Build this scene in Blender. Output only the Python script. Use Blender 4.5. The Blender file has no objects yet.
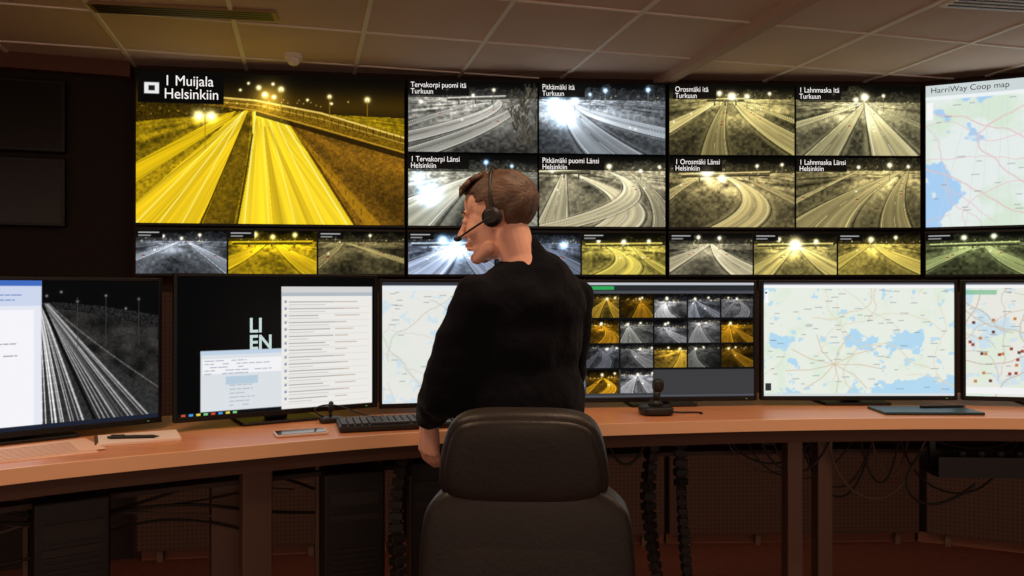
import bpy, bmesh, math, random
import numpy as np
from mathutils import Vector, Matrix
random.seed(7)
sc = bpy.context.scene
COL = sc.collection
try:
    sc.view_settings.view_transform = 'Standard'
    sc.view_settings.look = 'None'
except Exception:
    pass

# ------------------------------------------------------------------ helpers
def lin(c):
    return tuple((x/12.92 if x <= .04045 else ((x+.055)/1.055)**2.4) for x in c)
def rgb(r, g, b): return lin((r/255, g/255, b/255))

def mat(name, col, rough=.6, metal=0., bump=0., bscale=60, var=0., vscale=6, spec=.5, stretch=None, sheen=0):
    m = bpy.data.materials.new(name); m.use_nodes = True
    nt = m.node_tree; p = nt.nodes['Principled BSDF']
    p.inputs['Base Color'].default_value = (*col, 1)
    p.inputs['Roughness'].default_value = rough
    p.inputs['Metallic'].default_value = metal
    p.inputs['Specular IOR Level'].default_value = spec
    if sheen: p.inputs['Sheen Weight'].default_value = sheen
    tc = nt.nodes.new('ShaderNodeTexCoord'); mp = nt.nodes.new('ShaderNodeMapping')
    nt.links.new(tc.outputs['Object'], mp.inputs['Vector'])
    if stretch: mp.inputs['Scale'].default_value = stretch
    if var:
        n = nt.nodes.new('ShaderNodeTexNoise'); n.inputs['Scale'].default_value = vscale; n.inputs['Detail'].default_value = 5
        r = nt.nodes.new('ShaderNodeValToRGB')
        r.color_ramp.elements[0].position = .3; r.color_ramp.elements[1].position = .7
        r.color_ramp.elements[0].color = (*[c*(1-var) for c in col], 1)
        r.color_ramp.elements[1].color = (*[min(1, c*(1+var)) for c in col], 1)
        nt.links.new(mp.outputs[0], n.inputs['Vector']); nt.links.new(n.outputs['Fac'], r.inputs[0])
        nt.links.new(r.outputs[0], p.inputs['Base Color'])
    if bump:
        n = nt.nodes.new('ShaderNodeTexNoise'); n.inputs['Scale'].default_value = bscale; n.inputs['Detail'].default_value = 4
        b = nt.nodes.new('ShaderNodeBump'); b.inputs['Strength'].default_value = bump; b.inputs['Distance'].default_value = .01
        nt.links.new(mp.outputs[0], n.inputs['Vector']); nt.links.new(n.outputs['Fac'], b.inputs['Height'])
        nt.links.new(b.outputs[0], p.inputs['Normal'])
    return m

def empty(name, M=None):
    e = bpy.data.objects.new(name, None); e.empty_display_size = .1
    COL.objects.link(e)
    if M is not None: e.matrix_world = M
    return e

def obj(name, bm, m, parent=None, smooth=False, bevel=0):
    me = bpy.data.meshes.new(name)
    bm.normal_update(); bm.to_mesh(me); bm.free()
    o = bpy.data.objects.new(name, me); COL.objects.link(o)
    if m: me.materials.append(m)
    if smooth:
        me.polygons.foreach_set('use_smooth', [True]*len(me.polygons))
    if parent: o.parent = parent
    if bevel:
        b = o.modifiers.new('bev', 'BEVEL'); b.width = bevel; b.segments = 2; b.limit_method = 'ANGLE'
    return o

def box(bm, c, s, rz=0, R=None):
    M = Matrix.Translation(c) @ (R if R else Matrix.Rotation(rz, 4, 'Z')) @ Matrix.Diagonal((s[0], s[1], s[2], 1))
    bmesh.ops.create_cube(bm, size=1, matrix=M)

def rbox(bm, c, s, p=5, cuts=10, warp=None, M=None):
    N = cuts+1; cache = {}
    def vert(i, j, k):
        key = (i, j, k)
        if key in cache: return cache[key]
        x, y, z = [math.sin((2*t/N-1)*math.pi/2*.86)/math.sin(math.pi/2*.86) for t in key]
        kk = (abs(x)**p+abs(y)**p+abs(z)**p)**(1/p)
        q = Vector((x/kk, y/kk, z/kk))
        if warp: q = warp(q)
        q = Vector((q.x*s[0]/2, q.y*s[1]/2, q.z*s[2]/2))
        if M: q = M @ q
        cache[key] = bm.verts.new(q+Vector(c)); return cache[key]
    for a in range(N):
        for b in range(N):
            for ax_ in range(3):
                for side in (0, N):
                    qd = []
                    for (u, v) in ((a, b), (a+1, b), (a+1, b+1), (a, b+1)):
                        t = [0, 0, 0]; t[ax_] = side; t[(ax_+1) % 3] = u; t[(ax_+2) % 3] = v
                        qd.append(vert(*t))
                    if side == 0: qd.reverse()
                    bm.faces.new(qd)

def cone(bm, a, b, ra, rb, seg=16, caps=True):
    a = Vector(a); b = Vector(b); d = b-a; L = d.length
    if L < 1e-6: return
    M = Matrix.Translation((a+b)/2) @ d.to_track_quat('Z', 'Y').to_matrix().to_4x4()
    bmesh.ops.create_cone(bm, cap_ends=caps, segments=seg, radius1=ra, radius2=rb, depth=L, matrix=M)
def ell(bm, c, r, R=None, u=20, v=14):
    M = Matrix.Translation(c) @ (R if R else Matrix.Identity(4)) @ Matrix.Diagonal((r[0], r[1], r[2], 1))
    bmesh.ops.create_uvsphere(bm, u_segments=u, v_segments=v, radius=1, matrix=M)
def chain(bm, pts, rad, seg=16):
    for i, p in enumerate(pts):
        ell(bm, p, (rad[i],)*3, u=seg, v=seg//2+2)
        if i: cone(bm, pts[i-1], p, rad[i-1], rad[i], seg)
def remesh(o, vox, it=6, fac=.5):
    r = o.modifiers.new('remesh', 'REMESH'); r.mode = 'VOXEL'; r.voxel_size = vox; r.use_smooth_shade = True
    s = o.modifiers.new('smooth', 'SMOOTH'); s.iterations = it; s.factor = fac

def tube(name, pts, r, m, parent=None, cyclic=False):
    cu = bpy.data.curves.new(name, 'CURVE'); cu.dimensions = '3D'; cu.bevel_depth = r; cu.bevel_resolution = 3
    sp = cu.splines.new('NURBS'); sp.points.add(len(pts)-1)
    for i, p in enumerate(pts): sp.points[i].co = (*p, 1)
    sp.use_endpoint_u = True; sp.order_u = 4 if len(pts) > 3 else 3; sp.use_cyclic_u = cyclic; sp.resolution_u = 10
    cu.materials.append(m)
    o = bpy.data.objects.new(name, cu); COL.objects.link(o)
    if parent: o.parent = parent
    return o

# ------------------------------------------------------------------ procedural screen pictures
def vnoise(W, H, cx, cy, seed):
    rng = np.random.RandomState(seed)
    g = rng.rand(int(cy)+3, int(cx)+3)
    x = np.linspace(0, cx, W); y = np.linspace(0, cy, H)
    xi = x.astype(int); yi = y.astype(int); fx = x-xi; fy = y-yi
    fx = fx*fx*(3-2*fx); fy = fy*fy*(3-2*fy)
    a = g[np.ix_(yi, xi)]; b = g[np.ix_(yi, xi+1)]; c = g[np.ix_(yi+1, xi)]; d = g[np.ix_(yi+1, xi+1)]
    fx = fx[None, :]; fy = fy[:, None]
    return (a*(1-fx)+b*fx)*(1-fy)+(c*(1-fx)+d*fx)*fy
def fbm(W, H, base, seed, octv=4, asp=None):
    asp = asp or W/H
    r = np.zeros((H, W)); amp = 1; tot = 0
    for o in range(octv):
        c = base*2**o
        r += amp*vnoise(W, H, c*asp, c, seed+o*17); tot += amp; amp *= .55
    return r/tot
_G = np.random.RandomState(99).rand(128, 128)
def ns(x, y, seed=0):
    x = x+seed*7.31+1000; y = y+seed*3.77+1000
    xi = np.floor(x).astype(int); yi = np.floor(y).astype(int); fx = x-xi; fy = y-yi
    fx = fx*fx*(3-2*fx); fy = fy*fy*(3-2*fy)
    g = lambda i, j: _G[j % 128, i % 128]
    return (g(xi, yi)*(1-fx)+g(xi+1, yi)*fx)*(1-fy)+(g(xi, yi+1)*(1-fx)+g(xi+1, yi+1)*fx)*fy

class CV:
    def __init__(s, w, h, sc_=1.3, col=(0, 0, 0)):
        s.w = w; s.h = h; s.s = sc_
        s.W = int(w*sc_); s.H = int(h*sc_)
        s.a = np.zeros((s.H, s.W, 3)); s.a[:] = col
        s.X, s.Y = np.meshgrid((np.arange(s.W)+.5)/sc_, (np.arange(s.H)+.5)/sc_)
    def win(s, x0, y0, x1, y1):
        return (slice(max(0, int(y0*s.s)), max(0, min(s.H, int(y1*s.s)+2))), slice(max(0, int(x0*s.s)), max(0, min(s.W, int(x1*s.s)+2))))
    def mix(s, k, m, c):
        s.a[k] = s.a[k]*(1-m[..., None])+np.array(c)*m[..., None]
    def rect(s, x0, y0, x1, y1, c, al=1):
        k = s.win(x0-1, y0-1, x1+1, y1+1); X = s.X[k]; Y = s.Y[k]
        if X.size == 0: return
        m = np.clip(np.minimum(np.minimum(X-x0, x1-X), np.minimum(Y-y0, y1-Y))*s.s+.5, 0, 1)*al
        s.mix(k, m, c)
    def line(s, x0, y0, x1, y1, wd, c, al=1):
        p = wd+1.5
        k = s.win(min(x0, x1)-p, min(y0, y1)-p, max(x0, x1)+p, max(y0, y1)+p); X = s.X[k]; Y = s.Y[k]
        if X.size == 0: return
        dx = x1-x0; dy = y1-y0; L = dx*dx+dy*dy+1e-9
        t = np.clip(((X-x0)*dx+(Y-y0)*dy)/L, 0, 1)
        d = np.hypot(X-x0-t*dx, Y-y0-t*dy)
        s.mix(k, np.clip((wd/2-d)*s.s+.5, 0, 1)*al, c)
    def pline(s, pts, wd, c, al=1):
        for a, b in zip(pts[:-1], pts[1:]): s.line(*a, *b, wd, c, al)
    def glow(s, x, y, r, c, k=1.):
        d2 = ((s.X-x)**2+(s.Y-y)**2)/(r*r)
        s.a += (np.exp(-d2)+.18/(1+d2*1.2))[..., None]*np.array(c)*k*(np.exp(-d2/30))[..., None]
    def poly(s, pts, c, al=1, tex=None):
        X = s.X; Y = s.Y; ins = np.zeros(X.shape, bool); n = len(pts)
        for i in range(n):
            x0, y0 = pts[i]; x1, y1 = pts[(i+1) % n]
            if y0 == y1: continue
            cnd = ((y0 > Y) != (y1 > Y)) & (X < (x1-x0)*(Y-y0)/(y1-y0)+x0)
            ins ^= cnd
        m = ins*al
        col = np.array(c)[None, None]*(tex[..., None] if tex is not None else 1)
        s.a = s.a*(1-m[..., None])+col*m[..., None]

def road_view(cv, tint, seed, hy=.3, roads=(), lamps=(), gnd=.2, lampc=(1, .95, .75), sky=.06, mast=True, bridge=None, trees=0., cars=3):
    t3 = np.array(tint)
    U = cv.X/cv.w; V = cv.Y/cv.h; A = cv.w/cv.h
    rng = random.Random(seed)
    vx = roads[0][0] if roads else .5
    rt = np.clip((V-hy)/(1-hy), 0, None)
    tt = rt+.035
    LX = (U-vx)*A/tt; Z = 1/tt
    g1 = ns(LX*1.3, Z*.7, seed); g2 = ns(LX*5, Z*2.2, seed+3); g3 = ns(cv.X*.9, cv.Y*.9, seed+9); g4 = ns(cv.X*.35, cv.Y*.4, seed+12)
    pool = np.zeros_like(U)
    for (x, y, r) in lamps:
        pool += np.exp(-(((U-x)*A)**2*7+((V-hy-.12)**2)*14))*min(1.2, .35+r*8)
    pool = np.clip(pool, 0, 1.3)
    cv.a[:] = t3*sky*(0.6+2.2*np.clip(V/hy, 0, 1)[..., None]**2)
    cols = np.arange(cv.W)/cv.W*A
    tl = ns(cols*5, cols*0, seed+2); tl2 = ns(cols*22, cols*0, seed+4)
    top = hy-.04-(.10+.25*trees)*tl[None, :]-.06*tl2[None, :]
    m = ((V > top) & (V < hy+.02))*1.
    tc_ = (.05+.20*g3*g4+.16*pool*g3)
    cv.a = cv.a*(1-m[..., None])+t3*tc_[..., None]*m[..., None]
    gl = gnd*(.20+.80*g1+.50*g4)*(.80+.25*g3)*(.72+.85*pool)
    g = (V > hy)[..., None]
    cv.a = np.where(g, t3*gl[..., None], cv.a)
    px = 1/(cv.W)
    for r in roads:
        x0, k1, k2, w, b = r[:5]; k3 = r[5] if len(r) > 5 else 0
        cx = x0+k1*rt+k2*rt**2+k3*np.sqrt(rt)
        hw = w*rt+.010
        d = (U-cx)/hw
        aa = px/hw*1.5
        on = (rt > 0)
        vm = np.exp(-((np.abs(d)-1.22)/.16)**2)*on*.55*(.5+.6*g2)
        cv.a = cv.a*(1-vm[..., None])+t3*b*.72*vm[..., None]
        m = np.clip((1-np.abs(d))/aa+.5, 0, 1)*on
        st = ns(d*5, Z*.25, seed+20); st2 = ns(d*12, Z*.4, seed+21)
        sh = b*(.60+.30*st+.18*st2+.05*g3)*(.82+.34*pool)
        sh = sh*(1-.15*np.exp(-(np.abs(d)/.12)**2))
        cv.a = cv.a*(1-m[..., None])+t3*sh[..., None]*m[..., None]
        lw = np.maximum(.03, px/hw*.5)
        for e, al in ((-.9, .55), (.9, .55), (-.02, .5)):
            lm = np.clip((lw-np.abs(d-e))/lw*1.5, 0, 1)*on*np.clip(rt*10, 0, 1)
            if e == -.02: lm = lm*(np.sin(14/(rt+.12)) > .1)
            lm = lm*al
            cc = np.minimum(1, t3*1.1*(b*1.2+.15))
            cv.a = cv.a*(1-lm[..., None])+cc*lm[..., None]
        for e in (-1.07, 1.1):
            lm = np.clip(1-np.abs(d-e)/np.maximum(.05, aa*.6), 0, 1)*on*.65
            cv.a = cv.a*(1-lm[..., None])+t3*.06*lm[..., None]
        for q in range(cars):
            v_ = rng.uniform(.05, .6)**1.3; e = rng.choice((-.5, .5, .4))
            x = x0+k1*v_+k2*v_**2+k3*math.sqrt(v_)+e*(w*v_+.01); y = hy+v_*(1-hy)
            if 0 < x < 1 and y < .95:
                s_ = .3+1.8*v_
                if e < 0: cv.rect(x*cv.w-s_, y*cv.h-s_*.8, x*cv.w+s_, y*cv.h, t3*.12); cv.glow(x*cv.w, y*cv.h, .5+v_, (1, .95, .85), .8)
                else: cv.rect(x*cv.w-s_, y*cv.h-s_*.9, x*cv.w+s_, y*cv.h, t3*.10); cv.glow(x*cv.w, y*cv.h, .45+.5*v_, (.9, .2, .1), .5)
    if bridge:
        x0, y0, x1, y1, th = bridge
        cv.poly([(x0*cv.w, y0*cv.h), (x1*cv.w, y1*cv.h), (x1*cv.w, (y1+th*1.3)*cv.h), (x0*cv.w, (y0+th)*cv.h)], t3*.30, 1, .7+.5*g3)
        cv.line(x0*cv.w, y0*cv.h, x1*cv.w, y1*cv.h, 1.1, np.minimum(1, t3*.9), .9)
        cv.line(x0*cv.w, (y0+th)*cv.h, x1*cv.w, (y1+th*1.3)*cv.h, 1.2, t3*.05, .9)
        for k in range(3):
            f = (k+.7)/3.5; xx = (x0+(x1-x0)*f)*cv.w; yy = (y0+(y1-y0)*f+th)*cv.h
            cv.rect(xx-.8, yy, xx+.8, yy+cv.h*.07, t3*.25)
    hz = np.exp(-((V-hy)/.10)**2)*.10
    cv.a += t3*hz[..., None]
    for (x, y, r) in lamps:
        if mast and r < .07:
            cv.line(x*cv.w, y*cv.h, x*cv.w, min(hy+.14+.1*r, 1)*cv.h, .8, t3*.5, .8)
        cv.glow(x*cv.w, y*cv.h, r*cv.h, lampc, 1.4)
    for k in range(14):
        cv.glow(rng.uniform(0, 1)*cv.w, (hy-rng.uniform(-.02, .07))*cv.h, .55, (1, .9, .6), rng.uniform(.2, .6))
    cv.a *= 1.12

Ms = bpy.data.materials.new('screen_glow'); Ms.use_nodes = True
nt = Ms.node_tree; nt.nodes.clear()
at = nt.nodes.new('ShaderNodeAttribute'); at.attribute_name = 'Col'
em = nt.nodes.new('ShaderNodeEmission'); em.inputs[1].default_value = 1.0
ou = nt.nodes.new('ShaderNodeOutputMaterial')
nt.links.new(at.outputs['Color'], em.inputs[0]); nt.links.new(em.outputs[0], ou.inputs[0])
try: Ms.cycles.emission_sampling = 'NONE'
except Exception: pass

def picture(name, cv, x0, y0, w, h, parent, z=.001):
    W, H = cv.W, cv.H
    xs = x0+np.linspace(0, w, W); ys = y0+h-np.linspace(0, h, H)
    X, Y = np.meshgrid(xs, ys)
    co = np.stack([X, Y, np.full_like(X, z)], -1).reshape(-1, 3)
    i = np.arange(W*H).reshape(H, W)
    f = np.stack([i[1:, :-1], i[1:, 1:], i[:-1, 1:], i[:-1, :-1]], -1).reshape(-1, 4)
    me = bpy.data.meshes.new(name); me.from_pydata(co.tolist(), [], f.tolist())
    a = np.clip(cv.a, 0, 1); a = np.where(a <= .04045, a/12.92, ((a+.055)/1.055)**2.4)
    rgba = np.concatenate([a.reshape(-1, 3), np.ones((W*H, 1))], 1).astype(np.float32)
    ca = me.color_attributes.new('Col', 'FLOAT_COLOR', 'POINT'); ca.data.foreach_set('color', rgba.ravel())
    me.materials.append(Ms)
    o = bpy.data.objects.new(name, me); COL.objects.link(o); o.parent = parent
    return o

Mtext = bpy.data.materials.new('caption_text'); Mtext.use_nodes = True
p = Mtext.node_tree.nodes['Principled BSDF']; p.inputs['Emission Color'].default_value = (1, 1, 1, 1); p.inputs['Emission Strength'].default_value = .85
try: Mtext.cycles.emission_sampling = 'NONE'
except Exception: pass
def text(name, s, x, y, size, parent, z=.003, m=None, bold=0, sx=1.):
    cu = bpy.data.curves.new(name, 'FONT'); cu.body = s; cu.size = size; cu.space_line = .85; cu.offset = bold
    cu.materials.append(m or Mtext)
    o = bpy.data.objects.new(name, cu); COL.objects.link(o); o.parent = parent; o.location = (x, y, z); o.scale = (sx, 1, 1)
    return o

def frame(p0, p1, z0):
    a = Vector((p0[0], p0[1], z0)); X = Vector((p1[0]-p0[0], p1[1]-p0[1], 0)); w = X.length; X.normalize()
    Y = Vector((0, 0, 1)); Z = X.cross(Y)
    M = Matrix.Identity(4)
    for i, v in enumerate((X, Y, Z)):
        for j in range(3): M[j][i] = v[j]
    M.translation = a
    return M, w

# ------------------------------------------------------------------ materials
Mblack = mat('black_plastic', rgb(14, 13, 13), .45)
Mbezel = mat('bezel_black', rgb(10, 9, 9), .4, spec=.3)
Mdarkscr = mat('unlit_screen_glass', rgb(16, 12, 11), .25, spec=.3)
Mwall = mat('wall_paint_brown', rgb(58, 31, 20), .85, bump=.1, bscale=200)
Mceil = mat('ceiling_tile', rgb(228, 202, 186), .95, var=.04, vscale=3, bump=.15, bscale=300)
Mgrid = mat('ceiling_tbar', rgb(252, 244, 234), .6)
Mfloor = mat('floor_carpet', rgb(104, 52, 36), .95, var=.15, vscale=20, bump=.3, bscale=300)
Mdesk = mat('desk_beech', rgb(206, 140, 98), .38, var=.09, vscale=5, stretch=(1, 6, 1), bump=.03, bscale=80)
Medge = mat('desk_edge_band', rgb(240, 188, 146), .4)
Mmetal = mat('steel_leg', rgb(104, 80, 68), .5, metal=.2)
Msweat = mat('sweater_black_navy', rgb(12, 13, 20), .95, bump=.35, bscale=55, sheen=.03, spec=.12)
Mtrous = mat('trouser_dark', rgb(18, 18, 22), .9)
Mskin = mat('skin', rgb(236, 182, 158), .55, var=.06, vscale=25, bump=.05, bscale=150)
Mhair = mat('hair_grey_brown', rgb(92, 70, 56), .55, var=.35, vscale=40, bump=.35, bscale=110, stretch=(.3, 1.6, 1.2))
Mbrow = mat('eyebrow_brown', rgb(60, 40, 28), .7)
Mleather = mat('chair_leather', rgb(30, 24, 22), .48, bump=.10, bscale=120, var=.1, vscale=8, spec=.4)
Mpaper = mat('paper', rgb(235, 215, 200), .8)
Mcable = mat('cable_dark', rgb(22, 18, 16), .6)
Mcable2 = mat('cable_grey', rgb(90, 74, 66), .6)

# ------------------------------------------------------------------ room shell
CEIL = 2.76
bm = bmesh.new(); box(bm, (0, 1.2, -.05), (10, 9, .1)); obj('floor', bm, Mfloor)
bm = bmesh.new(); box(bm, (0, 1.2, CEIL+.05), (10, 9, .1)); obj('ceiling', bm, Mceil)
ca = math.radians(14.5)
ax = Vector((-math.sin(ca), math.cos(ca), 0)); cr = Vector((math.cos(ca), math.sin(ca), 0))
bm = bmesh.new()
ref = Vector((-1.455, 4.33, CEIL-.003))
for i in range(-6, 12):
    c = ref+cr*(.6*i)-ax*2.5
    box(bm, c, (.020, 8, .012), rz=ca)
for j in range(-9, 3):
    c = ref+ax*(.6*j)+cr*1.5
    box(bm, c, (9.5, .014, .008), rz=ca)
obj('trim_1', bm, Mgrid)
bm = bmesh.new()
box(bm, ref+cr*(.6*4-.02)-ax*2.3+Vector((0, 0, -.02)), (.07, 7.6, .05), rz=ca)
obj('trim_2', bm, mat('ceiling_beam', rgb(205, 176, 156), .8), bevel=.004)

def wall(name, pts, z0, z1, m, th=.08):
    bm = bmesh.new()
    for a, b in zip(pts[:-1], pts[1:]):
        M, w = frame(a, b, z0)
        bmesh.ops.create_cube(bm, size=1, matrix=M @ Matrix.Translation((w/2, (z1-z0)/2, -th/2)) @ Matrix.Diagonal((w+.02, z1-z0, th, 1)))
    return obj(name, bm, m)
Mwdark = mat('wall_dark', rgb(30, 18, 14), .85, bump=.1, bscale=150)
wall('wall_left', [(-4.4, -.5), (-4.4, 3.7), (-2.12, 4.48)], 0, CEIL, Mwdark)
wall('wall_back', [(-2.12, 4.48), (-.60, 4.68), (.905, 4.80), (2.44, 4.84)], 0, CEIL, Mwall)
wall('wall_right', [(2.44, 4.84), (4.3, 4.05), (4.3, -.5)], 0, CEIL, Mwall)
bm = bmesh.new(); M, w = frame((-4.38, 3.68), (-2.12, 4.45), 2.67)
bmesh.ops.create_cube(bm, size=1, matrix=M @ Matrix.Translation((w/2, .05, .02)) @ Matrix.Diagonal((w, .09, .06, 1)))
obj('trim_3', bm, mat('wall_top_trim', rgb(100, 58, 42), .7))

Mperf = bpy.data.materials.new('perforated_panel'); Mperf.use_nodes = True
nt = Mperf.node_tree; P = nt.nodes['Principled BSDF']; P.inputs['Roughness'].default_value = .6
tc = nt.nodes.new('ShaderNodeTexCoord')
vo = nt.nodes.new('ShaderNodeVectorMath'); vo.operation = 'SCALE'; vo.inputs['Scale'].default_value = 42
fr = nt.nodes.new('ShaderNodeVectorMath'); fr.operation = 'FRACTION'
sb = nt.nodes.new('ShaderNodeVectorMath'); sb.operation = 'SUBTRACT'; sb.inputs[1].default_value = (.5, .5, .5)
mu = nt.nodes.new('ShaderNodeVectorMath'); mu.operation = 'MULTIPLY'; mu.inputs[1].default_value = (1, 1, 0)
ln = nt.nodes.new('ShaderNodeVectorMath'); ln.operation = 'LENGTH'
gt = nt.nodes.new('ShaderNodeMath'); gt.operation = 'GREATER_THAN'; gt.inputs[1].default_value = .22
mx = nt.nodes.new('ShaderNodeMix'); mx.data_type = 'RGBA'
mx.inputs[6].default_value = (*rgb(38, 24, 18), 1); mx.inputs[7].default_value = (*rgb(80, 54, 42), 1)
nt.links.new(tc.outputs['Object'], vo.inputs[0]); nt.links.new(vo.outputs[0], fr.inputs[0]); nt.links.new(fr.outputs[0], sb.inputs[0])
nt.links.new(sb.outputs[0], mu.inputs[0]); nt.links.new(mu.outputs[0], ln.inputs[0]); nt.links.new(ln.outputs['Value'], gt.inputs[0])
nt.links.new(gt.outputs[0], mx.inputs[0]); nt.links.new(mx.outputs[2], P.inputs['Base Color'])
Mfoot = mat('foot_grey', rgb(105, 82, 70), .5)
VW = [((-2.055, 4.36), (-.609, 4.55)), ((-.595, 4.552), (.897, 4.66)), ((.913, 4.661), (2.403, 4.70)), ((2.424, 4.695), (3.80, 4.09))]
for k, (a, b) in enumerate(VW):
    M, w = frame(a, b, .07)
    e = empty('perforated_equipment_cabinet', M)
    bm = bmesh.new(); box(bm, (w/2, .71, -.05), (w-.012, 1.42, .08)); obj('perforated_front', bm, Mperf, e, bevel=.004)
    bm = bmesh.new()
    for x in (.12, w*.36, w*.64, w-.12): box(bm, (x, -.035, -.05), (.03, .07, .03))
    obj('feet', bm, Mfoot, e)
bm = bmesh.new()
for k, (a, b) in enumerate(VW):
    M, w = frame((a[0], a[1]+.085), (b[0], b[1]+.085), 0)
    bmesh.ops.create_cube(bm, size=1, matrix=M @ Matrix.Translation((w/2, .03, 0)) @ Matrix.Diagonal((w, .06, .01, 1)))
obj('baseboard_back', bm, mat('skirting', rgb(130, 80, 58), .6))

# ------------------------------------------------------------------ video wall
ZB, ZT = 1.862, 2.70; SB, ST = 1.585, 1.835
grey = (.86, .85, .80); yel = (1., .82, .12); pale = (.97, .92, .74); cool = (.80, .87, 1.); green = (.82, .88, .56)

def vscreen(name, a, b, z0, z1, cv, fx0=0., fx1=1.):
    M, w = frame(a, b, z0)
    e = empty(name, M @ Matrix.Translation((w*fx0, 0, 0)))
    W = w*(fx1-fx0); H = z1-z0
    bm = bmesh.new(); box(bm, (W/2, H/2, -.03), (W-.001, H+.016, .055)); obj('housing', bm, Mbezel, e)
    g = .005
    picture('screen_image', cv, g, g, W-2*g, H-2*g, e)
    return e, W, H

# display A - large yellow motorway
cv = CV(264, 150, 1.6, (.035, .028, .02))
X, Y = cv.X, cv.Y
V = Y/cv.h
tt = np.clip((Y-34)/116, 0, None)+.04
g1 = ns((X-118)/60/tt*1.2, 1/tt*.8, 3); g2 = ns(X*.35, Y*.4, 4); g3 = ns(X*.9, Y*.9, 5); g4 = ns(X*.4, Y*.45, 6)
stk = ns((X-118)/60/tt*9, .3/tt, 8); stk2 = ns((X-118)/60/tt*26, .5/tt, 9)
cv.a += (np.exp(-((Y-30)/16)**2)*(Y < 40))[..., None]*np.array((.20, .14, .02))
gt_ = (.35+.60*g1+.40*g2)*(.80+.30*g3)
cv.poly([(0, 34), (264, 40), (264, 150), (0, 150)], (.64, .52, .06), 1, gt_)
cv.poly([(0, 26), (50, 25), (95, 27), (112, 30), (112, 36), (0, 50)], (.20, .15, .02), 1, .4+g3+.4*g4)
for k in range(12): cv.glow(6+k*8.5, 34+g4[10, k*20]*8, .8, (.9, .75, .3), .4)
cv.poly([(140, 34), (264, 60), (264, 150), (212, 150)], (.58, .40, .09), 1, (.40+.50*g1+.30*g2)*(.75+.35*g3))
tex = .70+.24*stk+.20*stk2
cv.poly([(0, 90), (0, 110), (88, 48), (96, 37), (86, 40)], (.93, .77, .08), 1, tex)
cv.poly([(0, 150), (0, 130), (92, 44), (108, 34), (102, 60), (60, 150)], (.98, .82, .12), 1, tex)
for xa in (0, 22, 44): cv.line(xa, 150, 103, 38, 1.3, (1, .97, .55), .7)
cv.line(62, 150, 107, 40, 1.4, (.22, .16, .02), .9)
cv.poly([(64, 150), (105, 44), (111, 36), (106, 90), (94, 150)], (.44, .34, .05), 1, gt_)
cv.poly([(112, 34), (136, 30), (160, 68), (212, 150), (98, 150), (112, 75)], (1., .86, .16), 1, tex+.03)
for (xb, xt, al) in ((104, 115, .8), (128, 121, .5), (154, 126, .6), (182, 130, .6), (206, 135, .9)):
    cv.line(xb, 150, xt, 34, 1.4, (1, .98, .55), al)
cv.line(97, 150, 112, 60, 1.5, (.22, .16, .02), .9)
cv.poly([(132, 150), (142, 150), (125, 52), (123, 52)], (.66, .52, .06), .45)
cv.poly([(166, 150), (174, 150), (129, 52), (127, 52)], (.66, .52, .06), .35)
cv.line(214, 150, 140, 32, 1.4, (.2, .14, .02), .9)
cv.poly([(224, 150), (240, 150), (152, 52), (148, 50)], (.85, .62, .1), .5, tex)
for k in range(16):
    t_ = (k/16)**1.6; x = 144+t_*84; y = 42+t_*108; cv.line(x, y, x, y-2-4*t_, .7, (.2, .14, .03), .8)
cv.poly([(60, 24), (115, 27), (180, 38), (264, 60), (264, 76), (176, 53), (115, 37), (60, 31)], (.50, .37, .06), .95, .6+.6*g3)
cv.poly([(115, 37), (176, 53), (264, 76), (264, 82), (176, 58), (115, 41)], (.12, .08, .02), .8)
cv.pline([(60, 23), (115, 26), (180, 37), (264, 60)], 1.8, (.98, .84, .42), .9)
cv.pline([(60, 27.5), (115, 30.5), (180, 43), (264, 66)], 1.2, (.9, .74, .3), .6)
cv.pline([(90, 33), (115, 36), (178, 52), (264, 75)], 1.2, (.85, .66, .2), .8)
for x in range(120, 262, 7): cv.line(x, 27.5+(x-115)*.21, x, 32+(x-115)*.22, .7, (.15, .1, .02), .7)
for (x, y, r) in ((60, 43, 5), (72, 43, 5), (118, 13, 2.2), (124, 20, 2.6), (140, 14, 2.6), (132, 9, 1.4), (133, 22, 1.8), (188, 20, 2.), (190, 27, 1.2), (226, 22, 2.6), (166, 24, 1.2), (100, 16, 1.2), (108, 9, 1.2)):
    cv.glow(x, y, r, (1, .97, .7), 1.3)
cv.glow(128, 24, 14, (.6, .48, .16), .9)
for x, y in ((66, 43), (226, 22), (188, 20), (140, 14)): cv.line(x, y, x, y+32, .9, (.6, .48, .1), .8)
for _ in range(30):
    x = random.uniform(60, 210); y = random.uniform(24, 33); cv.glow(x, y, .6, (1, .85, .5), .5)
cv.rect(2, 1, 84, 31, (.045, .04, .035)); cv.rect(8, 11, 22, 22, (.92, .92, .92)); cv.rect(12, 14, 18, 19, (.1, .1, .1))
e, W, H = vscreen('video_wall_display', *VW[0], ZB, ZT, cv)
text('caption', '1 Muijala', .150, H-.078, .080, e, sx=.92)
text('caption', 'Helsinkiin', .150, H-.150, .080, e, sx=.92)

def composite(cvs, w, h, s=1.5):
    C = CV(w, h, s, (.015, .015, .015))
    for k, c in enumerate(cvs):
        x = (k % 2)*(C.W-c.W); y = (k//2)*(C.H-c.H)
        C.a[y:y+c.H, x:x+c.W] = c.a
    return C
def sub(**k):
    c = CV(128.2, 73.2, 1.5); road_view(c, **k); return c
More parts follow.
